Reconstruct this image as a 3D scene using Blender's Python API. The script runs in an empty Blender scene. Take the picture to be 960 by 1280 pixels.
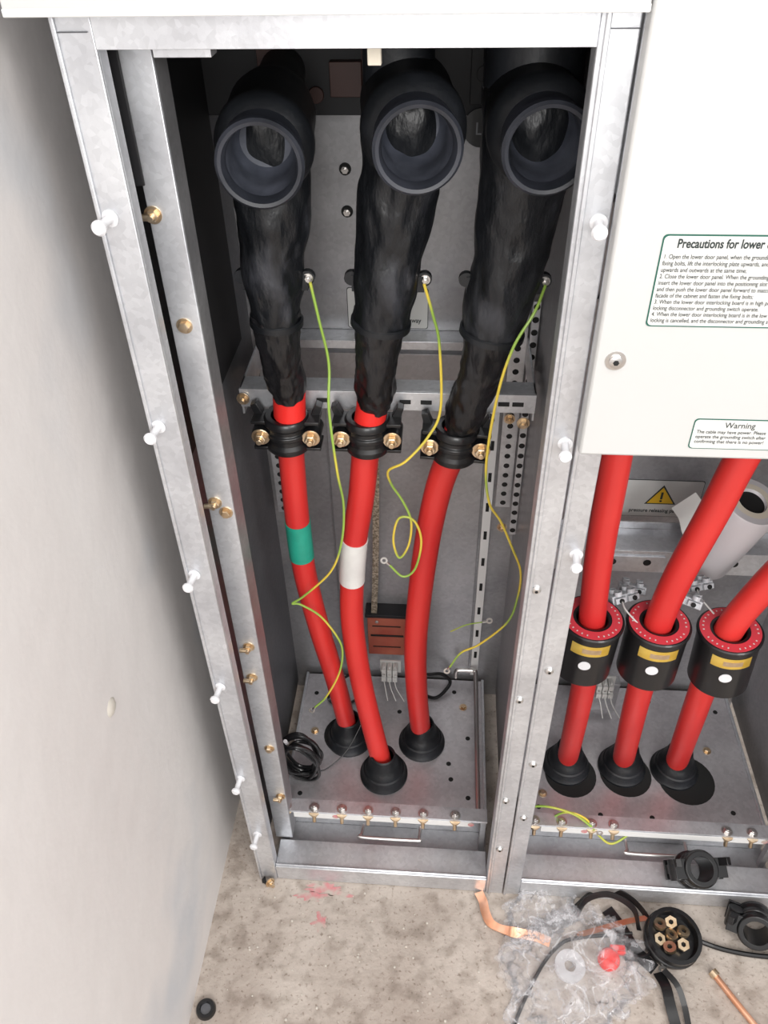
import bpy, math, random, bmesh
from mathutils import Vector, Matrix, noise
random.seed(7)
scn=bpy.context.scene
col=scn.collection
V=Vector
# ------------------------------------------------------------------ materials
def mat(name,c,rough=.5,metal=0.,c2=None,nscale=12.,lo=.35,hi=.65,bump=0.,bscale=60.,stretch=None,alpha=1.,trans=0.,coat=0.,detail=6.,rvar=0.,bdist=.002):
    m=bpy.data.materials.new(name);m.use_nodes=True
    nt=m.node_tree;N=nt.nodes;L=nt.links;b=N["Principled BSDF"]
    b.inputs["Base Color"].default_value=(*c,1);b.inputs["Roughness"].default_value=rough
    b.inputs["Metallic"].default_value=metal
    if alpha<1:b.inputs["Alpha"].default_value=alpha
    if trans>0:b.inputs["Transmission Weight"].default_value=trans
    if coat>0:b.inputs["Coat Weight"].default_value=coat
    tc=N.new("ShaderNodeTexCoord");mp=N.new("ShaderNodeMapping");L.new(tc.outputs["Object"],mp.inputs[0])
    if stretch:mp.inputs["Scale"].default_value=stretch
    n=N.new("ShaderNodeTexNoise");n.inputs["Scale"].default_value=nscale;n.inputs["Detail"].default_value=detail
    L.new(mp.outputs[0],n.inputs["Vector"])
    if c2:
        r=N.new("ShaderNodeValToRGB");r.color_ramp.elements[0].position=lo;r.color_ramp.elements[1].position=hi
        r.color_ramp.elements[0].color=(*c,1);r.color_ramp.elements[1].color=(*c2,1)
        L.new(n.outputs[0],r.inputs[0]);L.new(r.outputs[0],b.inputs["Base Color"])
    if rvar>0:
        mr=N.new("ShaderNodeMapRange");mr.inputs[3].default_value=rough-rvar;mr.inputs[4].default_value=rough+rvar
        L.new(n.outputs[0],mr.inputs[0]);L.new(mr.outputs[0],b.inputs["Roughness"])
    if bump>0:
        n2=N.new("ShaderNodeTexNoise");n2.inputs["Scale"].default_value=bscale;n2.inputs["Detail"].default_value=5
        L.new(mp.outputs[0],n2.inputs["Vector"])
        bp=N.new("ShaderNodeBump");bp.inputs["Strength"].default_value=bump;bp.inputs["Distance"].default_value=bdist
        L.new(n2.outputs[0],bp.inputs["Height"]);L.new(bp.outputs[0],b.inputs["Normal"])
    return m
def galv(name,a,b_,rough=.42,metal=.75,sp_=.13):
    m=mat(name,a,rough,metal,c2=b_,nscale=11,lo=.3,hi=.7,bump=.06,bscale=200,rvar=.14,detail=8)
    nt=m.node_tree;N=nt.nodes;L=nt.links;b=N["Principled BSDF"]
    vo=N.new("ShaderNodeTexVoronoi");vo.inputs["Scale"].default_value=170
    tc=[x for x in N if x.type=='TEX_COORD'][0];L.new(tc.outputs["Object"],vo.inputs["Vector"])
    mx=N.new("ShaderNodeMixRGB");mx.blend_type='MULTIPLY';mx.inputs[0].default_value=sp_
    ramp=[x for x in N if x.type=='VALTORGB'][0]
    sp=N.new("ShaderNodeSeparateColor");L.new(vo.outputs["Color"],sp.inputs[0])
    L.new(ramp.outputs[0],mx.inputs[1]);L.new(sp.outputs[0],mx.inputs[2]);L.new(mx.outputs[0],b.inputs["Base Color"])
    return m
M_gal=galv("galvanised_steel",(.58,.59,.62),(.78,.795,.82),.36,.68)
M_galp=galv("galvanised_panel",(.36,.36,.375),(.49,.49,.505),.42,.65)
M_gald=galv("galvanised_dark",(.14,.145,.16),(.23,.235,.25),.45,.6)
M_floorp=galv("galvanised_floor",(.54,.52,.54),(.70,.68,.70),.36,.6)
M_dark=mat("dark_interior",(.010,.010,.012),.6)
M_dbrown=mat("dark_brown_fitting",(.06,.025,.02),.5)
M_white=mat("white_paint",(.53,.53,.52),.4,c2=(.56,.56,.55),nscale=3)
M_whedge=mat("white_paint_edge",(.72,.72,.71),.4)
M_rub=mat("black_rubber",(.006,.007,.009),.48,c2=(.030,.034,.043),nscale=11,lo=.50,hi=.9,bump=.6,bscale=60,rvar=.12,detail=9)
M_leg=mat("black_rubber_dusty",(.006,.007,.009),.40,c2=(.075,.078,.092),nscale=19,lo=.53,hi=.80,bump=1.,bscale=36,rvar=.15,detail=10,stretch=(1,1,.5),bdist=.006)
M_rub2=mat("black_rubber_socket",(.016,.018,.024),.42,c2=(.055,.06,.078),nscale=12,lo=.42,hi=.8,detail=9)
M_sock=mat("socket_inner",(.04,.045,.06),.5,c2=(.11,.12,.155),nscale=22,lo=.42,hi=.75,detail=10,bump=.3,bscale=80)
M_shr=mat("heatshrink_black",(.004,.004,.005),.32,c2=(.014,.014,.016),nscale=25,bump=1.,bscale=34,stretch=(1,1,.3),bdist=.007)
M_red=mat("red_cable_sheath",(.55,.020,.020),.40,c2=(.72,.045,.036),nscale=8,lo=.3,hi=.7,stretch=(1,1,.3),bump=.05,bscale=40)
M_redt=mat("red_tape",(.85,.03,.025),.35,bump=.3,bscale=80)
M_green=mat("green_tape",(.015,.27,.19),.45,c2=(.02,.34,.24),nscale=30)
M_wtape=mat("white_tape",(.74,.73,.70),.5,c2=(.62,.60,.58),nscale=20)
M_brass=mat("brass",(.64,.46,.28),.32,.95,c2=(.82,.67,.48),nscale=60)
M_bolt=mat("steel_bolt",(.66,.64,.62),.28,.95)
M_nyl=mat("white_nylon",(.72,.72,.74),.4)
M_copper=mat("copper",(.80,.38,.22),.32,.9,c2=(.88,.50,.34),nscale=30)
M_hole=mat("hole_shadow",(.01,.01,.01),.8)
M_ylab=mat("gold_label",(.55,.33,.03),.3,.4,c2=(.78,.55,.12),nscale=20)
M_ctred=mat("ct_red_face",(.62,.05,.07),.45)
M_blackpl=mat("black_plastic",(.008,.008,.009),.36,coat=.2)
M_paper=mat("label_paper",(.64,.64,.62),.5)
M_ink=mat("ink_black",(.02,.03,.03),.6)
M_gink=mat("ink_green",(.01,.10,.07),.6)
M_yel=mat("warning_yellow",(.85,.52,.02),.5)
M_brown=mat("red_brown_insulator",(.34,.07,.045),.5,c2=(.44,.13,.08),nscale=20)
M_clear=mat("frosted_terminal",(.55,.57,.60),.3)
M_tapec=mat("translucent_tape",(.85,.85,.88),.2,alpha=.45)
M_pink=mat("pink_chalk",(.60,.20,.22),.9,c2=(.50,.43,.38),nscale=45,lo=.35,hi=.6)
M_pvc=mat("grey_white_pvc",(.68,.66,.68),.35)
M_cream=mat("cream_core",(.78,.72,.60),.6)
M_crate=mat("plaster_chip",(.6,.56,.5),.9)
M_braid=mat("tinned_braid",(.25,.21,.15),.45,.7,c2=(.65,.58,.46),nscale=220,lo=.4,hi=.6)
def bagmat():
    m=mat("plastic_film",(.90,.90,.93),.10,bump=.8,bscale=30,coat=.6,bdist=.01)
    nt=m.node_tree;N=nt.nodes;L=nt.links;b=N["Principled BSDF"]
    tc=[x for x in N if x.type=='TEX_COORD'][0]
    n=N.new("ShaderNodeTexNoise");n.inputs["Scale"].default_value=16;n.inputs["Detail"].default_value=5;n.inputs["Distortion"].default_value=.8
    L.new(tc.outputs["Object"],n.inputs["Vector"])
    r=N.new("ShaderNodeValToRGB");e=r.color_ramp.elements
    e[0].position=.40;e[0].color=(.09,.09,.09,1);e[1].position=.62;e[1].color=(.11,.11,.11,1)
    k=e.new(.50);k.color=(.42,.42,.42,1);k=e.new(.47);k.color=(.13,.13,.13,1);k=e.new(.53);k.color=(.16,.16,.16,1)
    L.new(n.outputs[0],r.inputs[0]);L.new(r.outputs[0],b.inputs["Alpha"]);return m
M_bag=bagmat()
def wiremat():
    m=bpy.data.materials.new("green_yellow_insulation");m.use_nodes=True
    nt=m.node_tree;N=nt.nodes;L=nt.links;b=N["Principled BSDF"];b.inputs["Roughness"].default_value=.35
    tc=N.new("ShaderNodeTexCoord");w=N.new("ShaderNodeTexNoise");w.inputs["Scale"].default_value=9;w.inputs["Detail"].default_value=0
    L.new(tc.outputs["Object"],w.inputs["Vector"])
    r=N.new("ShaderNodeValToRGB");r.color_ramp.elements[0].position=.42;r.color_ramp.elements[1].position=.55
    r.color_ramp.elements[0].color=(.30,.47,.08,1);r.color_ramp.elements[1].color=(.74,.56,.07,1)
    L.new(w.outputs[0],r.inputs[0]);L.new(r.outputs[0],b.inputs["Base Color"]);return m
M_gy=wiremat()
def wallmat():
    m=mat("painted_plaster",(.73,.695,.68),.75,c2=(.78,.755,.74),nscale=2.2,lo=.3,hi=.7,bump=.6,bscale=11,bdist=.004)
    nt=m.node_tree;N=nt.nodes;L=nt.links;b=N["Principled BSDF"]
    tc=[x for x in N if x.type=='TEX_COORD'][0];ramp=[x for x in N if x.type=='VALTORGB'][0]
    n=N.new("ShaderNodeTexNoise");n.inputs["Scale"].default_value=3.3;n.inputs["Detail"].default_value=3
    L.new(tc.outputs["Object"],n.inputs["Vector"])
    r=N.new("ShaderNodeValToRGB");r.color_ramp.elements[0].position=.56;r.color_ramp.elements[1].position=.72
    r.color_ramp.elements[0].color=(1,1,1,1);r.color_ramp.elements[1].color=(.80,.85,.90,1)
    L.new(n.outputs[0],r.inputs[0])
    mx=N.new("ShaderNodeMixRGB");mx.blend_type='MULTIPLY';mx.inputs[0].default_value=1
    L.new(ramp.outputs[0],mx.inputs[1]);L.new(r.outputs[0],mx.inputs[2]);L.new(mx.outputs[0],b.inputs["Base Color"]);return m
M_wall=wallmat()
def floormat():
    m=mat("dusty_concrete",(.40,.34,.295),.9,c2=(.56,.50,.445),nscale=6,lo=.30,hi=.66,bump=.8,bscale=55,detail=14,bdist=.004)
    nt=m.node_tree;N=nt.nodes;L=nt.links;b=N["Principled BSDF"]
    tc=[x for x in N if x.type=='TEX_COORD'][0];ramp=[x for x in N if x.type=='VALTORGB'][0]
    last=ramp.outputs[0]
    for sc,p0,p1,c in((30,.34,.52,(.70,.68,.66,1)),(150,.30,.42,(.62,.58,.55,1))):
        n=N.new("ShaderNodeTexNoise");n.inputs["Scale"].default_value=sc;n.inputs["Detail"].default_value=12
        L.new(tc.outputs["Object"],n.inputs["Vector"])
        r=N.new("ShaderNodeValToRGB");r.color_ramp.elements[0].position=p0;r.color_ramp.elements[1].position=p1
        r.color_ramp.elements[0].color=c;r.color_ramp.elements[1].color=(1,1,1,1)
        L.new(n.outputs[0],r.inputs[0])
        mx=N.new("ShaderNodeMixRGB");mx.blend_type='MULTIPLY';mx.inputs[0].default_value=1
        L.new(last,mx.inputs[1]);L.new(r.outputs[0],mx.inputs[2]);last=mx.outputs[0]
    L.new(last,b.inputs["Base Color"]);return m
M_floor=floormat()
# ------------------------------------------------------------------ mesh builder
def frame(a):
    a=V(a).normalized();h=V((0,0,1)) if abs(a.z)<.9 else V((1,0,0))
    u=a.cross(h).normalized();w=u.cross(a).normalized();return a,u,w
def crom(pts,n=8):
    P=[V(p) for p in pts];P=[2*P[0]-P[1]]+P+[2*P[-1]-P[-2]];o=[]
    for i in range(1,len(P)-2):
        a,b,c,d=P[i-1],P[i],P[i+1],P[i+2]
        for j in range(n):
            t=j/n;o.append(.5*((2*b)+(c-a)*t+(2*a-5*b+4*c-d)*t*t+(3*b-a-3*c+d)*t**3))
    o.append(P[-2]);return o
class MB:
    def __init__(s):s.v=[];s.f=[];s.m=[];s.mats=[];s.M=Matrix.Identity(4)
    def add(s,vs,fs,m):
        if m not in s.mats:s.mats.append(m)
        k=len(s.v);s.v+=[s.M@V(x) for x in vs];mi=s.mats.index(m)
        for f in fs:s.f.append([k+i for i in f]);s.m.append(mi)
    def box(s,a,b,m,R=None):
        x0,y0,z0=a;x1,y1,z1=b
        vs=[V(p) for p in[(x0,y0,z0),(x1,y0,z0),(x1,y1,z0),(x0,y1,z0),(x0,y0,z1),(x1,y0,z1),(x1,y1,z1),(x0,y1,z1)]]
        if R is not None:
            c=(V(a)+V(b))/2;vs=[c+R@(p-c) for p in vs]
        s.add(vs,[(0,3,2,1),(4,5,6,7),(0,1,5,4),(1,2,6,5),(2,3,7,6),(3,0,4,7)],m)
    def lathe(s,prof,o,ax,m,seg=32,a0=0,a1=2*math.pi):
        a,u,w=frame(ax);o=V(o);full=abs(a1-a0-2*math.pi)<1e-6;vs=[];idx=[]
        ns=seg if full else seg+1
        for r,h in prof:
            if r<1e-6:idx.append([len(vs)]*ns);vs.append(o+a*h)
            else:
                row=[]
                for i in range(ns):
                    t=a0+(a1-a0)*i/seg;row.append(len(vs));vs.append(o+a*h+(u*math.cos(t)+w*math.sin(t))*r)
                idx.append(row)
        fs=[]
        for p,q in zip(idx,idx[1:]):
            for i in range(seg):
                j=(i+1)%ns;f=[p[i],p[j],q[j],q[i]];g=[]
                for x in f:
                    if x not in g:g.append(x)
                if len(g)>2:fs.append(g)
        s.add(vs,fs,m)
    def cyl(s,o,ax,r,h,m,seg=24):s.lathe([(0,0),(r,0),(r,h),(0,h)],o,ax,m,seg)
    def tube(s,pts,r,m,seg=12,n=8,smooth=True,sq=None,nz=0.,nf=30.):
        P=crom(pts,n) if smooth else [V(p) for p in pts];K=len(P)
        if isinstance(r,(list,tuple)):
            R=[]
            for i in range(K):
                t=i/(K-1)*(len(r)-1);j=min(int(t),len(r)-2);t-=j;t=t*t*(3-2*t);R.append(r[j]+(r[j+1]-r[j])*t)
        else:R=[r]*K
        T=[(P[min(i+1,K-1)]-P[max(i-1,0)]).normalized() for i in range(K)]
        _,u,w=frame(T[0]);vs=[];fs=[]
        for i in range(K):
            u=(u-T[i]*u.dot(T[i])).normalized();w=T[i].cross(u)
            for j in range(seg):
                t=2*math.pi*j/seg;a,b=math.cos(t),math.sin(t);d=u*a+w*b*(sq or 1)
                k=R[i]
                if nz:
                    q=(P[i]+d*R[i])*nf;q.z*=.55
                    k+=nz*(noise.noise(q)+.6*noise.noise(q*2.3)-.7*abs(noise.noise(q*1.7+V((5,5,5)))))
                vs.append(P[i]+d*k)
        for i in range(K-1):
            for j in range(seg):
                k=(j+1)%seg;fs.append((i*seg+j,i*seg+k,(i+1)*seg+k,(i+1)*seg+j))
        fs.append(tuple(range(seg))[::-1]);fs.append(tuple((K-1)*seg+j for j in range(seg)))
        s.add(vs,fs,m)
    def ribbon(s,pts,wd,th,m,side,n=8):
        P=crom(pts,n);K=len(P);vs=[];fs=[];sd=V(side).normalized()
        for i in range(K):
            T=(P[min(i+1,K-1)]-P[max(i-1,0)]).normalized();a=(sd-T*sd.dot(T)).normalized();b=T.cross(a)
            for x,y in((-1,-1),(1,-1),(1,1),(-1,1)):vs.append(P[i]+a*x*wd/2+b*y*th/2)
        for i in range(K-1):
            for j in range(4):
                k=(j+1)%4;fs.append((i*4+j,i*4+k,(i+1)*4+k,(i+1)*4+j))
        fs.append((3,2,1,0));fs.append(tuple((K-1)*4+j for j in range(4)));s.add(vs,fs,m)
    def prism(s,poly,ext,m):
        P=[V(p) for p in poly];n=len(P);e=V(ext);vs=P+[p+e for p in P]
        s.add(vs,[tuple(range(n))[::-1],tuple(range(n,2*n))]+[(i,(i+1)%n,n+(i+1)%n,n+i) for i in range(n)],m)
    def hexbolt(s,o,ax,r,m,shaft=.0,washer=True,m2=None):
        a=V(ax).normalized();o=V(o)
        if washer:s.lathe([(0,0),(r*1.45,0),(r*1.45,r*.22),(0,r*.22)],o,a,m2 or m,20)
        s.lathe([(0,r*.22),(r,r*.22),(r,r*.95),(r*.86,r*1.1),(0,r*1.1)],o,a,m,6)
        if shaft>0:s.cyl(o+a*r*1.1,a,r*.5,shaft,m,12)
    def done(s,name,parent=None,bevel=0,loc=None,recalc=True):
        me=bpy.data.meshes.new(name)
        if loc is None:
            xs=[p.x for p in s.v];ys=[p.y for p in s.v];zs=[p.z for p in s.v]
            loc=V(((min(xs)+max(xs))/2,(min(ys)+max(ys))/2,min(zs)))
        loc=V(loc)
        me.from_pydata([p-loc for p in s.v],[],s.f)
        for m in s.mats:me.materials.append(m)
        for p,i in zip(me.polygons,s.m):p.material_index=i;p.use_smooth=True
        if recalc:
            bm=bmesh.new();bm.from_mesh(me);bmesh.ops.recalc_face_normals(bm,faces=bm.faces);bm.to_mesh(me);bm.free()
        me.set_sharp_from_angle(angle=math.radians(38))
        ob=bpy.data.objects.new(name,me);col.objects.link(ob);ob.location=loc
        if parent:
            ob.parent=parent;ob.matrix_parent_inverse=Matrix.Translation(-parent.location)
        if bevel>0:
            b=ob.modifiers.new("b","BEVEL");b.width=bevel;b.segments=2;b.limit_method='ANGLE';b.angle_limit=math.radians(40)
        return ob
def empty(name,loc=(0,0,0)):
    e=bpy.data.objects.new(name,None);e.location=loc;e.empty_display_size=.05;col.objects.link(e);return e
def text(name,body,loc,size,m,parent,ls=1.,align='LEFT',sx=1.,off=0.):
    cu=bpy.data.curves.new(name,"FONT");cu.body=body;cu.size=size;cu.space_line=ls;cu.align_x=align;cu.extrude=.0001;cu.offset=off
    cu.materials.append(m);o=bpy.data.objects.new(name,cu);o.location=loc;o.rotation_euler=(math.pi/2,0,0);o.scale=(sx,1,1)
    col.objects.link(o);o.parent=parent;o.matrix_parent_inverse=Matrix.Translation(-parent.location);return o
# ------------------------------------------------------------------ room
b=MB();b.box((-.275,-3,-.0),(-.075,2.0,2.8),M_wall);b.done("wall_left")
b=MB();b.box((-.275,-3,-.1),(4,2.0,0),M_floor);b.done("floor")
b=MB();b.box((-.075,1.8,0),(4,2.0,2.8),M_wall);b.done("wall_back")
# ------------------------------------------------------------------ cabinet
ZT=1.428
cab=empty("switchgear_cabinet",(0,0,0))
b=MB()  # posts
b.box((0,0,.001),(.034,.004,1.80),M_gal);b.box((0,.004,.001),(.004,.055,1.80),M_gal)
b.box((.030,.004,.001),(.034,.022,1.80),M_gal)
b.box((.0,-.0025,.001),(.0045,.0,1.80),M_gal)
b.box((.435,0,.001),(.4665,.004,1.80),M_gal);b.box((.435,.004,.001),(.439,.03,1.80),M_gal)
b.box((.439,-.003,.001),(.4435,0,1.80),M_gal)
b.box((.4685,0,.001),(.498,.004,1.80),M_gal);b.box((.494,.004,.001),(.498,.03,1.80),M_gal)
b.box((.4685,-.003,.001),(.473,0,1.80),M_gal)
b.box((.97,0,.001),(1.004,.004,1.80),M_gal)
b.done("front_posts",cab,.0012)
b=MB();b.box((.034,-.001,ZT),(.435,.022,1.4535),M_gal);b.box((.034,.022,ZT+.018),(.435,.06,1.4535),M_gal)
b.box((.07,.03,ZT-.012),(.12,.05,ZT+.0),M_gal);b.box((.005,-.0028,1.4405),(.030,0,1.4412),M_gald);b.box((.4435,-.0028,1.4405),(.466,0,1.4412),M_gald)
b.done("top_beam",cab,.002)
b=MB()
b.box((.034,.001,.001),(.435,.058,.048),M_gal);b.box((.498,.001,.001),(.97,.058,.048),M_gal)
b.box((.034,.004,.048),(.435,.008,.052),M_gal);b.box((.498,.004,.048),(.97,.008,.052),M_gal)
b.done("bottom_sill",cab,.003)
b=MB()
b.box((.026,.06,.05),(.059,.063,1.425),M_gal);b.box((.056,.063,.05),(.059,.10,1.425),M_galp);b.box((.026,.063,.05),(.029,.075,1.425),M_gald)  # darker metal on the side faces paints shading into the channel
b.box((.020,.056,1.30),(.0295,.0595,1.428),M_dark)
b.done("inner_channel",cab,.001)
b=MB()
for u,z,sd in[(.031,1.271,1),(.041,1.150,0),(.036,.900,1),(.048,.884,0),(.044,.618,1),(.040,.545,1),(.046,.352,0),(.050,.20,1)]:
    b.hexbolt((u,.06,z),(0,-1,0),.0062,M_brass,.006 if sd else 0)
    if sd:b.cyl((u,.052,z),(-1,0,0),.0035,.012,M_brass,10)
b.done("channel_bolts",cab)
b=MB();b.box((.002,.055,.02),(.005,.47,1.80),M_gald);b.done("side_panel_outer",cab)  # unlit galvanised wall, its shade put into the darker metal colour
b=MB();b.box((.4665,.03,.02),(.4685,.47,1.80),M_galp);b.done("partition_panel",cab)
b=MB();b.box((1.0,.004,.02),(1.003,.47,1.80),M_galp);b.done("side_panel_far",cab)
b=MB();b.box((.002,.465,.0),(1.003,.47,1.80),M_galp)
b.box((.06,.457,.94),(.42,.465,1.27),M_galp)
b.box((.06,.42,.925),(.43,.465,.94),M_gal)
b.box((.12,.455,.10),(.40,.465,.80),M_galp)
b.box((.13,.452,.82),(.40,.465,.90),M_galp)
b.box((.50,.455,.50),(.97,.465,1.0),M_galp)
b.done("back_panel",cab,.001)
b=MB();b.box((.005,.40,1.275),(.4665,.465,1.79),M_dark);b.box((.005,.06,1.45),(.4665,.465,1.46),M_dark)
b.box((.005,.06,.95),(.0065,.40,1.45),M_dark)  # near-black sheet painting shade onto the upper left inner wall
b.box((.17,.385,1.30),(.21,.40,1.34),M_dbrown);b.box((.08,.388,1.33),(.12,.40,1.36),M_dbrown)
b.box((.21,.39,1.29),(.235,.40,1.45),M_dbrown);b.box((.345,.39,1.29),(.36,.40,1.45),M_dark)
b.cyl((.362,.40,1.325),(0,-1,0),.016,.008,M_gald,24);b.cyl((.362,.391,1.325),(0,-1,0),.010,.002,M_dark,20)
b.cyl((.24,.40,1.30),(0,-1,0),.010,.006,M_dbrown,20);b.cyl((.15,.40,1.30),(0,-1,0),.010,.006,M_dbrown,20)
b.done("bushing_plate",cab,.001)
b=MB();b.box((.4985,.004,1.25),(1.0,.465,1.26),M_galp);b.done("upper_deck",cab)
b=MB()
for x0,x1 in((.030,.4365),(.500,.974)):
    b.box((x0,.115,.054),(x1,.455,.060),M_floorp);b.box((x0,.115,.01),(x1,.118,.054),M_gal)
    b.box((x0,.058,.004),(x1,.115,.012),M_galp)
    b.box((x0,.115,.060),(x0+.006,.455,.066),M_gal);b.box((x1-.006,.115,.060),(x1,.455,.066),M_gal)
b.done("floor_plates",cab,.001)
b=MB()
for x,y in[(.06,.15),(.06,.40),(.12,.42),(.37,.42),(.40,.30),(.40,.16),(.36,.236),(.365,.20),(.25,.36),(.54,.15),(.66,.14),(.76,.14),(.92,.16),(.94,.40),(.80,.42),(.66,.42)]:
    b.cyl((x,y,.060),(0,0,1),.005,.0006,M_hole,12)
for x,y in[(.07,.30),(.39,.38),(.55,.18),(.90,.30)]:
    b.hexbolt((x,y,.060),(0,0,1),.006,M_brass)
b.done("floor_plate_screws",cab)
b=MB()
def strip(x0,x1,y,z0,z1,dz):
    b.box((x0,y,z0),(x1,y+.003,z1),M_gal)
    z=z0+dz/2
    while z<z1-.004:
        b.cyl(((x0+x1)/2,y+.0005,z),(0,-1,0),.0052,.001,M_hole,12);z+=dz
strip(.020,.044,.43,.57,.88,.020);strip(.425,.452,.43,.60,1.00,.021);strip(.452,.464,.40,.56,1.02,.021)
strip(.046,.060,.425,.80,1.02,.020)
b.box((.404,.44,.10),(.420,.443,.80),M_whedge)
for i in range(9):b.box((.409,.4385,.16+i*.07),(.415,.4405,.18+i*.07),M_hole)
b.done("perforated_strips",cab,.0005)
b=MB();b.box((.03,.262,.915),(.455,.266,.945),M_gal);b.box((.03,.266,.941),(.455,.298,.945),M_gal)
for x in(.15,.27,.30,.41,.43):b.box((x-.008,.2612,.926),(x+.008,.2622,.933),M_hole)
b.box((.03,.266,.90),(.033,.43,.945),M_gal);b.box((.452,.266,.90),(.455,.43,.945),M_gal)
b.done("clamp_crossbar",cab,.0008)
b=MB()
for x,z in[(.035,.93),(.04,.875),(.44,.90),(.435,.80),(.44,.56),(.06,.52)]:b.hexbolt((x,.26 if z>.88 else .42,z),(0,-1,0),.0065,M_brass,.004)
b.done("crossbar_bolts",cab)
b=MB()
for x,z in[(.175,1.19),(.175,1.13),(.293,1.13),(.293,1.19),(.10,1.13),(.395,1.13)]:b.hexbolt((x,.457,z),(0,-1,0),.006,M_bolt,.004,m2=M_hole)
b.done("back_panel_bolts",cab)
b=MB()
for x,z in[(.4485,.825),(.447,.60),(.482,.668),(.482,.44),(.448,.33),(.482,.28),(.450,.17)]:
    b.lathe([(0,.0),(.0062,0),(.0062,.002),(.004,.0045),(0,.005)],(x,0,z),(0,-1,0),M_bolt,16);b.cyl((x,-.005,z),(0,-1,0),.0022,.0003,M_hole,6)
b.done("post_screws",cab)
b=MB()
for x,z in[(.012,1.29),(.011,1.058),(.012,.828),(.011,.597),(.008,.352),(.457,1.29),(.457,1.05),(.490,.888),(.015,.17)]:
    dirn=V((-.10,-1,0))
    b.lathe([(0,0),(.0080,0),(.0080,.0015),(.0042,.002),(.0042,.022),(.0072,.023),(.0072,.0255),(.005,.028),(0,.0285)],(x,0,z),dirn,M_nyl,18)
b.done("nylon_panel_fasteners",cab)
b=MB();b.box((-.022,-.03,1.456),(.4655,-.002,1.80),M_white);b.box((-.022,-.032,1.456),(.4655,-.03,1.462),M_whedge);b.done("upper_cover_panel",cab,.002)
door=empty("lower_door_panel",(.73,-.025,1.053))
b=MB();b.box((.468,-.025,1.053),(1.004,-.004,1.80),M_white);b.done("door_leaf",door,.003)
b=MB();b.lathe([(0,0),(.010,0),(.010,.001),(.0065,.0012),(.0065,.004),(.004,.005),(0,.005)],(.488,-.025,1.166),(0,-1,0),M_bolt,20);b.cyl((.488,-.030,1.166),(0,-1,0),.003,.0004,M_hole,6);b.done("door_screw",door)
def sign(name,x0,x1,z0,z1,y,border,mb=M_gink,bg=M_paper):
    e=empty(name,((x0+x1)/2,y,z0));b=MB();r=.004
    def rr(x0,x1,z0,z1,y):
        o=[]
        for cx,cz,a in((x1-r,z1-r,0),(x0+r,z1-r,90),(x0+r,z0+r,180),(x1-r,z0+r,270)):
            for k in range(5):
                t=math.radians(a+k*22.5);o.append((cx+r*math.cos(t),y,cz+r*math.sin(t)))
        return o
    b.prism(rr(x0,x1,z0,z1,y),(0,-.0006,0),mb)
    b.prism(rr(x0+border,x1-border,z0+border,z1-border,y-.0006),(0,-.0003,0),bg)
    b.done("plate",e);return e
s1=sign("precautions_notice_label",.509,.725,1.203,1.290,-.025,.0013)
text("heading","Precautions for lower door",(.522,-.0262,1.2785),.0112,M_ink,s1,sx=.74,off=.00025)
text("body_text","1. Open the lower door panel, when the grounding switch is closed, loosen the\nfixing bolts, lift the interlocking plate upwards, and then pull the door panel\nupwards and outwards at the same time;\n2. Close the lower door panel. When the grounding switch is closed,\ninsert the lower door panel into the positioning slot of the cabinet,\nand then push the lower door panel forward to match the\nfacade of the cabinet and fasten the fixing bolts;\n3. When the lower door interlocking board is in high position, inter-\nlocking disconnector and grounding switch operate.\n4. When the lower door interlocking board is in the low position,\nlocking is cancelled, and the disconnector and grounding switch.",(.5125,-.0262,1.2685),.0059,M_ink,s1,ls=1.03,sx=.76)
s2=sign("warning_notice_label",.577,.668,1.066,1.1025,-.025,.001)
text("heading","Warning",(.6225,-.0262,1.0925),.0095,M_ink,s2,align='CENTER',sx=.9)
text("body_text","The cable may have power. Please\noperate the grounding switch after\nconfirming that there is no power!",(.5815,-.0262,1.0855),.0056,M_ink,s2,ls=1.05,sx=.88)
def wsign(x0,x1,z0,z1,y):
    e=sign("pressure_release_pathway_label",x0,x1,z0,z1,y,.001,M_ink);cx=(x0+x1)/2;zb=z0+.030;b=MB();h=.044
    b.prism([(cx-.028,y-.0009,zb),(cx+.028,y-.0009,zb),(cx,y-.0009,zb+h)],(0,-.0004,0),M_ink)
    b.prism([(cx-.0235,y-.0013,zb+.0025),(cx+.0235,y-.0013,zb+.0025),(cx,y-.0013,zb+h-.005)],(0,-.0003,0),M_yel)
    b.box((cx-.002,y-.002,zb+.012),(cx+.002,y-.0016,zb+.028),M_ink);b.box((cx-.002,y-.002,zb+.006),(cx+.002,y-.0016,zb+.0095),M_ink)
    b.done("warning_triangle",e);text("caption","pressure releasing pathway",(cx,y-.0012,z0+.011),.0115,M_ink,e,align='CENTER',sx=.84,off=.0002)
wsign(.655,.796,.569,.654,.455)
wsign(.168,.296,.943,1.012,.457)
e=empty("phase_marker_disc",(.364,.40,1.27));b=MB();b.cyl((.362,.395,1.262),(0,-1,0),.024,.003,M_blackpl,28);b.done("disc",e);text("marking","L3",(.364,.3912,1.254),.022,M_gald,e,align='CENTER')
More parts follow.
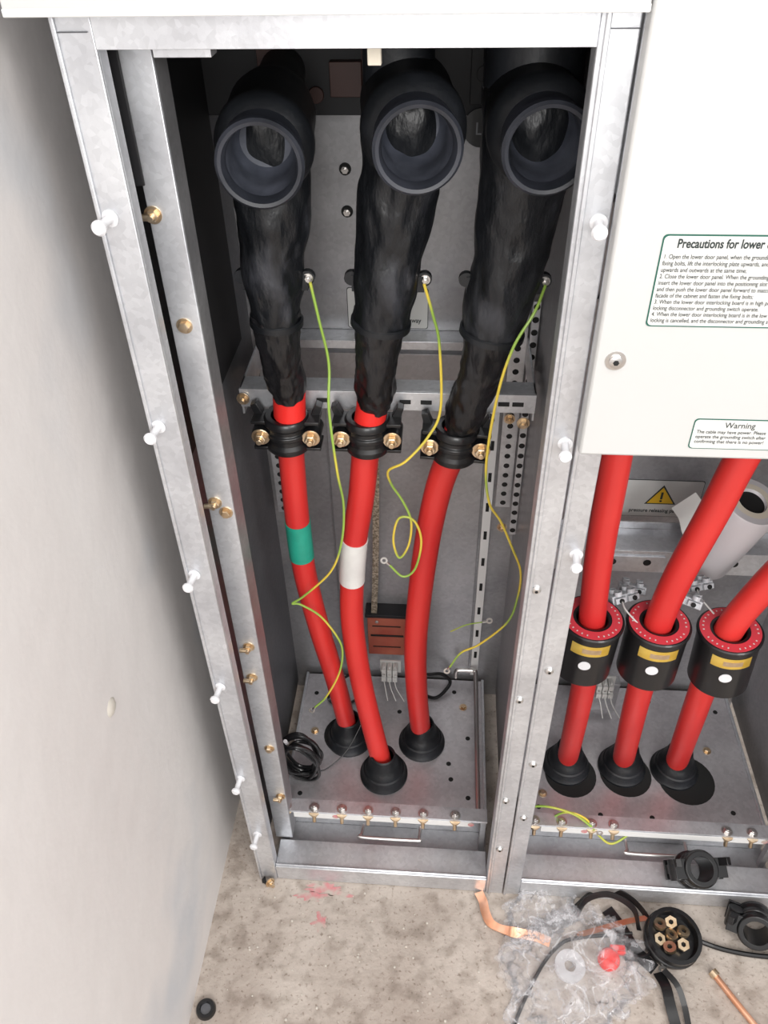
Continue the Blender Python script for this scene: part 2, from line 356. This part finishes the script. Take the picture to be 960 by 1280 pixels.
# ------------------------------------------------------------------ cable terminations
def termination(front,leg,rl,shr,stub,cuff):
    b=MB();fx,fz=front
    ax=V((leg[0][0]-fx,.12,.006)).normalized()
    o=V((fx,.080,fz))
    b.lathe([(.0335,.045),(.0350,.010),(.0365,.003),(.0375,.0),(.041,-.001),(.0438,.002),(.0438,.010),(.0415,.012),(.0405,.016),(.041,.045),(.0425,.075)],o,ax,M_rub2,48)
    b.lathe([(.0345,.013),(.0335,.045),(.0325,.062),(.027,.070),(.012,.073),(0,.073)],o,ax,M_sock,48)
    b.lathe([(.041,.038),(.0455,.042),(cuff-.001,.050),(cuff,.056),(cuff,.066),(cuff-.003,.070),(cuff-.003,.15),(cuff-.008,.18),(.034,.195),(.030,.20),(.028,.32)],o,ax,M_rub,40)
    e=V(leg[0])
    pts=[e+V((0,.0,.030)),e+V((0,0,.022)),e]+[V(p) for p in leg[1:]]
    b.tube(pts,rl,M_leg,64,18,nz=.0045,nf=26)
    if stub:
        b.tube([e+V((stub[1],.03,.02)),e+V((stub[1],.035,.06)),e+V((stub[1],.035,1.447-e.z))],stub[0],M_rub,28,6)
    b.tube(shr[0],shr[1],M_shr,48,14,nz=.0040,nf=46)
    p=V(leg[-1]);q=V(leg[-1])-V(leg[-2]);b.lathe([(rl[-1]-.001,-.006),(rl[-1]+.0015,-.004),(rl[-1]+.0015,.003),(rl[-1]-.004,.006)],p,q,M_rub,36)
    m=V(leg[2]);lz=1.145;rr_=rl[4]
    for sgn in(-1,1):
        x=m.x+sgn*(rr_+.003);b.lathe([(0,-.004),(.009,-.004),(.009,.004),(0,.004)],(x,m.y,lz),(0,1,0),M_rub,14)
        b.box((min(x,x-sgn*.014),m.y-.005,lz-.016),(max(x,x-sgn*.014),m.y+.005,lz+.004),M_rub)
    b.hexbolt((m.x+rr_+.004,m.y-.004,lz),(0,-1,0),.0042,M_bolt,.003)
    return b.done("cable_termination")
termination((.139,1.312),[(.128,.19,1.322),(.121,.20,1.24),(.115,.20,1.155),(.111,.20,1.085)],[.020,.040,.046,.0435,.0375,.0325],([(.111,.20,1.10),(.110,.205,1.04),(.110,.215,1.00),(.111,.225,.962)],[.0315,.0285,.026,.027,.0235]),None,.0515)
termination((.293,1.327),[(.278,.19,1.325),(.264,.20,1.24),(.253,.20,1.155),(.243,.20,1.085)],[.020,.042,.048,.045,.041,.0365],([(.243,.20,1.10),(.238,.205,1.04),(.233,.215,.99),(.228,.225,.945)],[.0335,.0295,.027,.0275,.0225]),(.038,-.012),.0535)
termination((.415,1.327),[(.407,.19,1.33),(.402,.20,1.24),(.393,.20,1.155),(.382,.20,1.075)],[.020,.048,.052,.048,.043,.0395],([(.382,.20,1.09),(.373,.205,1.02),(.360,.215,.965),(.348,.232,.91)],[.035,.0305,.0285,.029,.0235]),(.052,.0),.0535)
# ------------------------------------------------------------------ clamps
def clamp(T,name="cable_clamp",bolts=True):
    b=MB();b.M=T
    b.lathe([(.0215,-.028),(.030,-.028),(.033,-.024),(.033,-.017),(.029,-.012),(.029,-.004),(.032,-.002),(.032,.004),(.029,.006),(.029,.012),(.033,.017),(.033,.024),(.030,.028),(.0215,.028),(.0215,-.028)],(0,0,0),(0,0,1),M_blackpl,32)
    for s in(-1,1):
        for z in(-.022,0,.022):
            b.box((min(s*.024,s*.049),-.016,z-.0025),(max(s*.024,s*.049),.018,z+.0025),M_blackpl)
        b.box((min(s*.024,s*.047),-.006,-.022),(max(s*.024,s*.047),.010,.022),M_blackpl)
        b.lathe([(0,-.018),(.0125,-.018),(.0135,-.012),(.0135,.018),(0,.018)],(s*.037,0,0),(0,1,0),M_blackpl,20)
        b.prism([(s*.032,.004,.018),(s*.046,.004,.018),(s*.052,.004,.038),(s*.043,.004,.042)],(0,.014,0),M_blackpl)
        if bolts:
            b.hexbolt((s*.0365,-.018,0),(0,-1,0),.0092,M_brass,.006)
    return b.done(name,bevel=.0008)
for x,z,tilt in((.1005,.892,.0),(.217,.892,.0),(.3435,.880,.06)):
    clamp(Matrix.Translation((x,.238,z))@Matrix.Rotation(tilt,4,'Y'))
# ------------------------------------------------------------------ power cables
def cable(pts,r,bands=(),lim=None):
    b=MB();b.tube(pts,r,M_red,24,12)
    P=crom(pts,12)
    for z0,z1,m,dr in bands:
        Q=[p for p in P if z0-.001<=p.z<=z1+.001]
        b.tube([p.copy() for p in Q],r+dr,m,24,1,smooth=False)
    return b.done("power_cable")
cable([(.111,.227,.965),(.107,.234,.925),(.103,.238,.88),(.099,.244,.80),(.097,.248,.69),(.099,.252,.58),(.112,.262,.43),(.130,.275,.27),(.147,.287,.075)],.0195,[(.625,.715,M_green,.0012),(.92,.965,M_redt,.0035)])
cable([(.227,.226,.95),(.220,.235,.91),(.214,.238,.87),(.203,.243,.77),(.187,.248,.666),(.178,.250,.56),(.175,.250,.46),(.185,.243,.32),(.205,.225,.19),(.227,.205,.075)],.0205,[(.573,.676,M_wtape,.0014),(.91,.95,M_redt,.0018)])
cable([(.351,.232,.925),(.342,.238,.87),(.323,.25,.79),(.307,.254,.68),(.294,.257,.53),(.288,.26,.40),(.291,.27,.25),(.302,.285,.075)],.021)
cable([(.545,.15,1.24),(.552,.15,.95),(.556,.15,.76),(.565,.15,.62),(.575,.155,.50),(.584,.18,.34),(.602,.245,.075)],.0205)
cable([(.77,.15,1.24),(.715,.15,.95),(.698,.15,.84),(.676,.15,.71),(.667,.15,.61),(.670,.155,.50),(.682,.18,.34),(.716,.25,.075)],.0215)
cable([(.98,.15,1.1),(.88,.15,.86),(.825,.15,.755),(.790,.15,.66),(.776,.15,.60),(.772,.155,.50),(.785,.18,.34),(.822,.25,.075)],.0215)
def gland(x,y,s=1.):
    b=MB();b.lathe([(0,0),(.048*s,0),(.048*s,.006),(.044*s,.010),(.041*s,.022),(.038*s,.024),(.035*s,.036),(.0325*s,.038),(.029*s,.05),(.0265,.06),(.0245,.068),(.0215,.070),(.0205,.062)],(x,y,.060),(0,0,1),M_rub,36)
    b.done("cable_gland")
for x,y in[(.147,.287),(.227,.205),(.302,.285)]:gland(x,y,1.02)
for x,y in[(.602,.247),(.716,.25),(.822,.25)]:gland(x,y,1.0)
b=MB()
b.cyl((.610,.226,.0603),(0,0,1),.052,.0006,M_hole,32);b.cyl((.843,.228,.0603),(0,0,1),.056,.0006,M_hole,32);b.cyl((.722,.234,.0603),(0,0,1),.052,.0006,M_hole,32)
b.cyl((.140,.294,.0603),(0,0,1),.049,.0006,M_hole,32);b.done("cable_entry_holes",cab)
# ------------------------------------------------------------------ current transformers
def ct(x,y,z,tx=0,ty=0):
    e=empty("current_transformer",(x,y,z));b=MB();b.M=Matrix.Translation((x,y,z))@Matrix.Rotation(tx,4,'X')@Matrix.Rotation(ty,4,'Y')
    b.lathe([(.026,-.112),(.043,-.112),(.047,-.108),(.047,-.006),(.0495,-.004),(.0495,.0),(.0475,.002),(.026,.002),(.024,0),(.024,-.10),(.026,-.112)],(0,0,0),(0,0,1),M_blackpl,48)
    b.lathe([(.0300,.002),(.0300,.0028),(.0455,.0028),(.0455,.002)],(0,0,0),(0,0,1),M_ctred,48)
    for k in range(30):
        if k%6 in(4,):continue
        t=2*math.pi*k/30;R=Matrix.Rotation(t,3,'Z');c=R@V((.040,0,.003))
        b.box(c-V((.0013,.0010,0)),c+V((.0013,.0010,.0003)),M_paper,R)
    b.lathe([(.0472,-.036),(.0476,-.036),(.0476,-.014),(.0472,-.014)],(0,0,0),(0,0,1),M_ylab,20,math.radians(148),math.radians(222))
    b.lathe([(.0476,-.030),(.0479,-.030),(.0479,-.020),(.0476,-.020)],(0,0,0),(0,0,1),M_brass,20,math.radians(165),math.radians(200))
    b.lathe([(0,0),(.0095,0),(.0095,.001),(0,.001)],(-.008,-.0465,-.058),(-.12,-1,0),M_nyl,24)
    b.box((-.012,.044,-.06),(.012,.062,-.03),M_blackpl)
    b.done("transformer_body",e,recalc=True)
ct(.566,.15,.614,0,.03);ct(.668,.15,.610,0,0);ct(.778,.15,.600,0,-.06)
b=MB();b.box((.50,.34,.535),(.97,.343,.585),M_gal);b.box((.50,.343,.582),(.97,.40,.585),M_gal);b.box((.50,.40,.585),(.97,.403,.60),M_gal)
b.box((.60,.336,.545),(.72,.34,.575),M_gal)
for x in(.56,.63,.69,.84,.90):b.cyl((x,.34 if x not in(.63,.69) else .336,.562),(0,-1,0),.007,.001,M_hole,14)
b.done("transformer_bracket",cab,.001)
def term(x,y,z,s=1.,rz=0.):
    b=MB();b.M=Matrix.Translation((x,y,z))@Matrix.Rotation(rz,4,'Z')@Matrix.Rotation(-.5,4,'X')@Matrix.Scale(s,4)
    b.box((-.020,-.008,-.008),(.020,.008,.004),M_clear)
    for k in(-1,1):
        b.box((k*.010-.008,-.014,-.006),(k*.010+.008,.014,.002),M_clear)
        for q in(-1,1):
            b.lathe([(0,0),(.0055,0),(.0055,.006),(.0042,.007),(.0042,.003),(0,.003)],(k*.010,q*.007,.003),(0,0,1),M_clear,12);b.cyl((k*.010,q*.007,.006),(0,0,1),.0040,.0012,M_hole,8)
            b.cyl((k*.010,q*.014,-.002),(0,q,0),.0035,.003,M_hole,8)
    b.tube([(-.010,-.015,-.002),(-.014,-.03,-.01),(-.006,-.05,-.03)],.0014,M_paper,6,6)
    return b.done("terminal_block",bevel=.0006)
term(.620,.205,.612,1.15,.4);term(.645,.245,.592,1.1,-.2);term(.724,.205,.610,1.15,-.5);term(.748,.245,.604,1.1,.3)
def tstrip(x,y,z,n=3):
    b=MB()
    for i in range(n):
        b.box((x+i*.012-.005,y-.012,z),(x+i*.012+.005,y+.012,z+.030),M_paper);b.box((x+i*.012-.005,y-.018,z),(x+i*.012+.005,y-.012,z+.012),M_paper)
        b.box((x+i*.012-.0015,y-.006,z+.030),(x+i*.012+.0015,y+.004,z+.036),M_paper);b.cyl((x+i*.012,y-.0125,z+.018),(0,-1,0),.003,.001,M_bolt,8)
        b.tube([(x+i*.012,y-.018,z+.006),(x+i*.012+.004,y-.03,z-.005),(x+i*.018+.01,y-.045,z-.03)],.0013,M_paper,6,6)
    b.box((x-.010,y+.012,z-.004),(x+n*.012,y+.016,z+.034),M_paper)
    b.done("terminal_strip",bevel=.0006)
tstrip(.215,.40,.135);tstrip(.665,.36,.165)
b=MB();b.box((.655,.376,.08),(.715,.40,.17),M_galp);b.box((.625,.38,.10),(.65,.40,.17),M_brown);b.done("strip_mounting_bracket",cab,.001)
b=MB();b.box((.180,.425,.175),(.262,.455,.300),M_brown);b.box((.186,.423,.235),(.256,.425,.24),M_hole);b.box((.190,.4235,.20),(.250,.425,.203),M_hole);b.box((.190,.4235,.265),(.250,.425,.268),M_hole)
b.box((.176,.42,.296),(.266,.455,.305),M_dark);b.cyl((.20,.425,.28),(0,-1,0),.004,.002,M_bolt,8)
b.done("insulator_block",bevel=.001)
b=MB();b.ribbon([(.212,.40,.86),(.210,.405,.70),(.206,.41,.55),(.200,.42,.40),(.192,.43,.26),(.19,.43,.20)],.012,.003,M_braid,(1,0,0));b.done("earthing_braid")
b=MB()
b.tube([(.26,.43,.14),(.30,.42,.12),(.34,.43,.11),(.36,.43,.08),(.33,.40,.064),(.29,.41,.066)],.004,M_blackpl,8)
b.tube([(.15,.42,.12),(.11,.40,.10),(.09,.38,.066),(.13,.37,.064),(.17,.40,.066)],.003,M_blackpl,8)
b.done("control_wiring")
b=MB();b.tube([(.372,.42,.115),(.372,.42,.135),(.378,.42,.140),(.404,.42,.140),(.412,.417,.140),(.414,.405,.137),(.416,.27,.11),(.418,.118,.085)],.0048,M_bolt,12,6);b.done("interlock_rod")
def busbar(x0,x1,bx,wires=()):
    b=MB();y=.082;z=.132
    b.box((x0,y-.013,z-.003),(x1,y+.013,z+.003),M_gal)
    b.box((x0+.03,y-.0135,z-.018),(x1-.03,y-.010,z-.002),M_whedge)
    for x in bx:
        b.hexbolt((x,y-.004,z+.003),(0,0,1),.0068,M_bolt,.002)
        b.hexbolt((x,y-.010,z-.003),(0,-.35,-1),.0072,M_brass,.014)
    for x in(x0+.006,x1-.006):b.box((x-.005,y-.006,.012),(x+.005,y+.006,z-.003),M_galp)
    for x in(x0+.11,x1-.03):b.cyl((x,y-.0136,z-.009),(0,-1,0),.006,.0005,M_pink,14)
    return b.done("earthing_busbar",bevel=.0006)
busbar(.036,.432,[.052,.105,.158,.208,.260,.312,.372])
busbar(.502,.968,[.520,.570,.625,.665,.870,.915])
b=MB()
for sx in(0,.51):
    b.tube([(.195+sx,.098,.045),(.193+sx,.075,.052),(.197+sx,.068,.053),(.30+sx,.068,.053),(.305+sx,.072,.053),(.307+sx,.10,.045)],.0035,M_bolt,10,8)
b.done("lifting_handles",cab)
b=MB();b.box((.018,.085,.14),(.045,.12,.19),M_gald);b.cyl((.03,.085,.165),(0,-1,0),.011,.012,M_gald,20);b.cyl((.030,.073,.165),(0,-1,0),.006,.01,M_brass,12);b.done("corner_latch",cab,.002)
def wire(pts,r=.0019,eye=True,m=None,name="earthing_wire"):
    b=MB();b.tube(pts,r,m or M_gy,8,10)
    if eye:
        p=V(pts[-1]);d=(p-V(pts[-2])).normalized();b.cyl(p,d,.0023,.008,M_bolt,8)
        c=p+d*.013;b.lathe([(.003,-.0006),(.006,-.0006),(.006,.0006),(.003,.0006),(.003,-.0006)],c,(0,-1,.3),M_bolt,14)
    return b.done(name)
wire([(.160,.188,1.143),(.166,.195,1.09),(.172,.21,1.02),(.171,.19,.96),(.177,.185,.86),(.180,.205,.78),(.172,.21,.70),(.150,.215,.63),(.100,.22,.565),(.078,.22,.545),(.092,.22,.543),(.124,.22,.516),(.150,.22,.465),(.158,.22,.424),(.148,.22,.36),(.120,.22,.29),(.096,.22,.255)])
wire([(.297,.188,1.143),(.308,.195,1.10),(.317,.21,1.05),(.321,.20,.96),(.305,.19,.92),(.275,.18,.885),(.250,.19,.86),(.252,.21,.82),(.268,.22,.78),(.281,.22,.74),(.277,.22,.69),(.262,.22,.662),(.253,.22,.70),(.262,.22,.745),(.285,.22,.742),(.297,.22,.70),(.288,.22,.64),(.268,.22,.62),(.246,.22,.645)])
wire([(.440,.188,1.143),(.428,.165,1.12),(.406,.155,1.078),(.392,.155,1.01),(.386,.175,.89),(.396,.20,.80),(.418,.22,.745),(.440,.22,.69),(.457,.22,.64),(.457,.22,.58),(.445,.22,.52),(.402,.22,.461),(.370,.22,.435),(.352,.22,.395)])
wire([(.54,.10,.075),(.57,.085,.155),(.61,.08,.15),(.64,.07,.11),(.665,.06,.10),(.70,.075,.115)],.0022)
wire([(.50,.10,.14),(.54,.09,.165),(.59,.08,.16),(.63,.07,.13)],.0022)
wire([(.352,.30,.40),(.38,.30,.42),(.41,.30,.43)],.0012,True)
wire([(.185,.28,.15),(.15,.23,.10),(.11,.20,.075),(.085,.19,.08)],.0014,False,M_blackpl,"sensor_lead")
b=MB()
pts=[]
for i in range(150):
    t=i/16*2*math.pi;R=.053+.006*math.sin(i*.37);pts.append(V((.066+R*.66*math.cos(t)+.004*math.sin(i*.9),.178+.014*math.sin(i*.21)-R*.5*math.sin(t)*.4,.143+R*1.32*math.sin(t)+.004*math.cos(i*.5))))
b.tube(pts,.0036,M_blackpl,8,4)
b.tube([(.05,.19,.20),(.04,.15,.21),(.035,.12,.17)],.003,M_blackpl,8)
b.lathe([(0,0),(.004,0),(.004,.02),(0,.02)],(.045,.165,.21),(0,-.4,1),M_nyl,8)
b.done("coiled_control_cable")
b=MB();ax=V((.20,-.25,1)).normalized();o=V((.778,.33,.585))
b.lathe([(0,0),(.044,0),(.047,.004),(.047,.165),(.045,.168),(.026,.168),(.022,.163),(.022,.02),(0,.02)],o,ax,M_pvc,40)
b.lathe([(.0235,.1685),(.034,.1685)],o,ax,M_cream,40)
b.lathe([(0,.163),(.0225,.163)],o,ax,M_hole,24)
b.ribbon([(.752,.31,.63),(.745,.30,.67),(.735,.31,.695),(.72,.33,.71)],.05,.0006,M_paper,(.3,.2,1))
b.done("tape_roll")
b=MB();b.box((.250,.05,1.405),(.262,.058,1.43),M_cream);b.done("beam_tab",cab,.001)
# ------------------------------------------------------------------ loose parts
T=Matrix.Translation((.815,.030,.081))@Matrix.Rotation(.15,4,'Z')@Matrix.Rotation(.10,4,'Y')@Matrix.Rotation(math.radians(25),4,'X');clamp(T,bolts=False)
T=Matrix.Translation((.915,-.045,.036))@Matrix.Rotation(-.35,4,'Z')@Matrix.Rotation(math.radians(55),4,'X');clamp(T,bolts=False)
b=MB();o=V((.762,-.07,.001))
b.lathe([(0,0),(.044,0),(.046,.006),(.046,.018),(.050,.020),(.050,.026),(.048,.028),(.048,.042),(.041,.042),(.039,.026),(0,.026)],o,(.12,-.1,1),M_blackpl,40)
for k in range(7):
    t=k*math.pi/3+.3;rr_=.0235 if k<6 else 0
    c=o+V((rr_*math.cos(t),rr_*math.sin(t),.027+(k%3)*.002))
    b.lathe([(.0045,0),(.0110,0),(.0110,.007),(.0045,.007),(.0045,0)],c,(.3*math.cos(t*2),.3*math.sin(t*3),1),M_brass,6 if k%2 else 20)
    b.cyl(c,(0,0,1),.0044,.003,M_hole,10)
b.done("connector_cap")
b=MB();b.ribbon([(.422,-.002,.004),(.430,-.02,.006),(.434,-.04,.007),(.445,-.062,.010),(.475,-.075,.016),(.52,-.077,.008),(.55,-.085,.004)],.017,.0012,M_copper,(1,.25,0));b.done("copper_strip")
b=MB();b.ribbon([(.60,-.07,.006),(.64,-.06,.014),(.69,-.045,.018),(.73,-.04,.030)],.010,.001,M_copper,(.3,1,0));b.done("copper_strip")
b=MB();b.ribbon([(.60,-.02,.004),(.63,.0,.020),(.67,.004,.035),(.71,-.02,.035),(.735,-.06,.02),(.72,-.10,.012),(.68,-.105,.008)],.013,.002,M_blackpl,(0,.3,1))
b.ribbon([(.60,-.04,.006),(.62,-.015,.03),(.66,-.01,.045),(.70,-.03,.04),(.71,-.06,.02)],.012,.002,M_blackpl,(0,.5,1))
b.ribbon([(.66,-.02,.006),(.68,-.05,.006),(.70,-.09,.008),(.73,-.12,.006)],.022,.003,M_blackpl,(1,.5,0));b.done("cable_strap")
b=MB();b.ribbon([(.735,-.125,.006),(.742,-.15,.014),(.745,-.18,.012),(.75,-.21,.006),(.755,-.25,.006)],.018,.002,M_blackpl,(1,.1,.1));b.ribbon([(.742,-.125,.02),(.76,-.15,.022),(.768,-.18,.014),(.77,-.22,.008)],.010,.002,M_blackpl,(1,.2,.3));b.done("cable_strap")
b=MB();b.tube([(.46,-.27,.005),(.49,-.20,.005),(.53,-.13,.006),(.565,-.09,.005),(.60,-.075,.006),(.70,-.06,.006)],.0032,M_blackpl,8);b.done("black_lead")
b=MB();b.tube([(.80,-.06,.006),(.86,-.078,.006),(.93,-.085,.006),(1.0,-.08,.006),(1.1,-.07,.006)],.0045,M_blackpl,8);b.done("black_lead")
b=MB();b.tube([(.835,-.125,.006),(.86,-.165,.006),(.90,-.225,.006)],.0055,M_copper,12);b.lathe([(0,0),(.008,0),(.008,.01),(0,.01)],(.835,-.125,.008),(-.5,.7,0),M_brass,12);b.done("copper_rod")
b=MB();b.lathe([(.008,0),(.017,0),(.017,.006),(.015,.010),(.010,.010),(.008,.004),(.008,0)],(-.050,-.235,.0),(0,0,1),M_blackpl,28);b.cyl((-.050,-.235,.0),(0,0,1),.009,.006,M_gald,20);b.done("rubber_grommet")
b=MB();b.hexbolt((.022,-.012,.010),(.6,-.6,.2),.0065,M_brass,.006);b.hexbolt((.012,-.008,.009),(-.6,-.3,.2),.005,M_hole);b.done("brass_nut")
b=MB();b.lathe([(.004,0),(.008,0),(.008,.002),(.004,.002),(.004,0)],(.745,-.12,.002),(0,0,1),M_bolt,16);b.done("steel_washer")
b=MB();b.lathe([(.010,0),(.027,0),(.027,.010),(.010,.010),(.010,0)],(.580,-.125,.004),(.1,-.1,1),M_tapec,32);b.done("clear_tape_roll")
b=MB();b.lathe([(0,0),(.019,0),(.019,.012),(.016,.018),(.008,.021),(0,.021)],(.650,-.108,.002),(.15,-.2,1),M_redt,24);b.box((.655,-.10,.004),(.682,-.085,.016),M_redt);b.done("red_plastic_cap",bevel=.002)
def bag(c,s,seed,name,rot=.5):
    bm=bmesh.new();bmesh.ops.create_icosphere(bm,subdivisions=6,radius=1)
    for v in bm.verts:
        p=v.co.copy();q=p*1.4+V((seed,0,0))
        a=abs(noise.noise(q*1.1))*.45+abs(noise.noise(q*2.3))*.34+abs(noise.noise(q*5))*.18+abs(noise.noise(q*11))*.06
        p*=(.68+a)
        z=p.z*s[2];v.co=V((p.x*s[0],p.y*s[1],max(z,-s[2]*.15)))
    me=bpy.data.meshes.new(name);bm.to_mesh(me);bm.free();me.materials.append(M_bag)
    for p in me.polygons:p.use_smooth=True
    o=bpy.data.objects.new(name,me);o.location=V(c)+V((0,0,s[2]*.15+.001));o.rotation_euler=(0,0,rot);col.objects.link(o);return o
bag((.588,-.130,0),(.135,.110,.050),3.,"plastic_bag")
bag((.535,-.035,0),(.075,.050,.026),9.,"plastic_bag")
def smear(c,r,seed):
    b=MB();n=60;pts=[]
    for i in range(n):
        t=2*math.pi*i/n;q=V((math.cos(t)*1.7+seed,math.sin(t)*1.7,seed));k=.35+1.3*abs(noise.noise(q))+.5*abs(noise.noise(q*4));pts.append((c[0]+r[0]*k*math.cos(t),c[1]+r[1]*k*math.sin(t),.0003))
    b.prism(pts,(0,0,.0004),M_pink);b.done("red_chalk_mark")
smear((.135,-.014),(.05,.014),1.3);smear((.10,-.028),(.035,.012),4.1);smear((.128,-.075),(.016,.016),7.7)
b=MB()
for i in range(160):
    x=random.uniform(-.06,1.0);y=-random.uniform(.01,.45);r=random.uniform(.0008,.0026)
    b.lathe([(0,0),(r,0),(r*.8,r*.7),(0,r)],(x,y,0),(random.uniform(-.1,.1),0,1),M_crate,6)
b.done("floor_rubble")
b=MB();b.lathe([(0,0),(.013,0),(.010,.002),(.004,.004),(0,.003)],(-.075,-.14,.73),(1,0,0),M_crate,9);b.done("wall_plug")
# ------------------------------------------------------------------ light
w=bpy.data.worlds.new("world");scn.world=w;w.use_nodes=True
bg=w.node_tree.nodes["Background"];bg.inputs[0].default_value=(1,.985,.98,1);bg.inputs[1].default_value=.80
def area(name,loc,tgt,size,e,c=(1,1,1)):
    l=bpy.data.lights.new(name,"AREA");l.energy=e;l.size=size;l.color=c;o=bpy.data.objects.new(name,l);o.location=loc
    o.rotation_euler=(V(tgt)-V(loc)).to_track_quat('-Z','Y').to_euler();col.objects.link(o)
area("window_light",(2.0,-2.2,2.2),(.2,.1,.6),1.0,36,(1,.985,.97))
area("front_fill_light",(.35,-2.6,1.9),(-.02,.1,.8),1.1,42,(1,.985,.97))  # added fill lamp, brightens the wall beside the cabinet and the interior
area("ceiling_light",(.6,-.9,2.7),(.3,0,.3),.8,14,(1,.98,.95))
# ------------------------------------------------------------------ camera
f,th,ps,r,D,cx,H=1023.4584,0.7030,0.0898,0.0250,0.7323,0.3251,1.5675
h=V((-math.sin(ps),math.cos(ps),0));z=V((0,0,1))
F=math.cos(th)*h-math.sin(th)*z;r0=V((math.cos(ps),math.sin(ps),0));u0=math.sin(th)*h+math.cos(th)*z
R=math.cos(r)*r0-math.sin(r)*u0;U=math.sin(r)*r0+math.cos(r)*u0
ca=bpy.data.cameras.new("camera");ca.sensor_width=36;ca.lens=f/1280*36;ca.clip_start=.01
co=bpy.data.objects.new("camera",ca);m=Matrix((R,U,-F)).transposed().to_4x4();m.translation=(cx,-D,H);co.matrix_world=m
col.objects.link(co);scn.camera=co
try:
    scn.view_settings.view_transform='Standard'
except Exception:pass
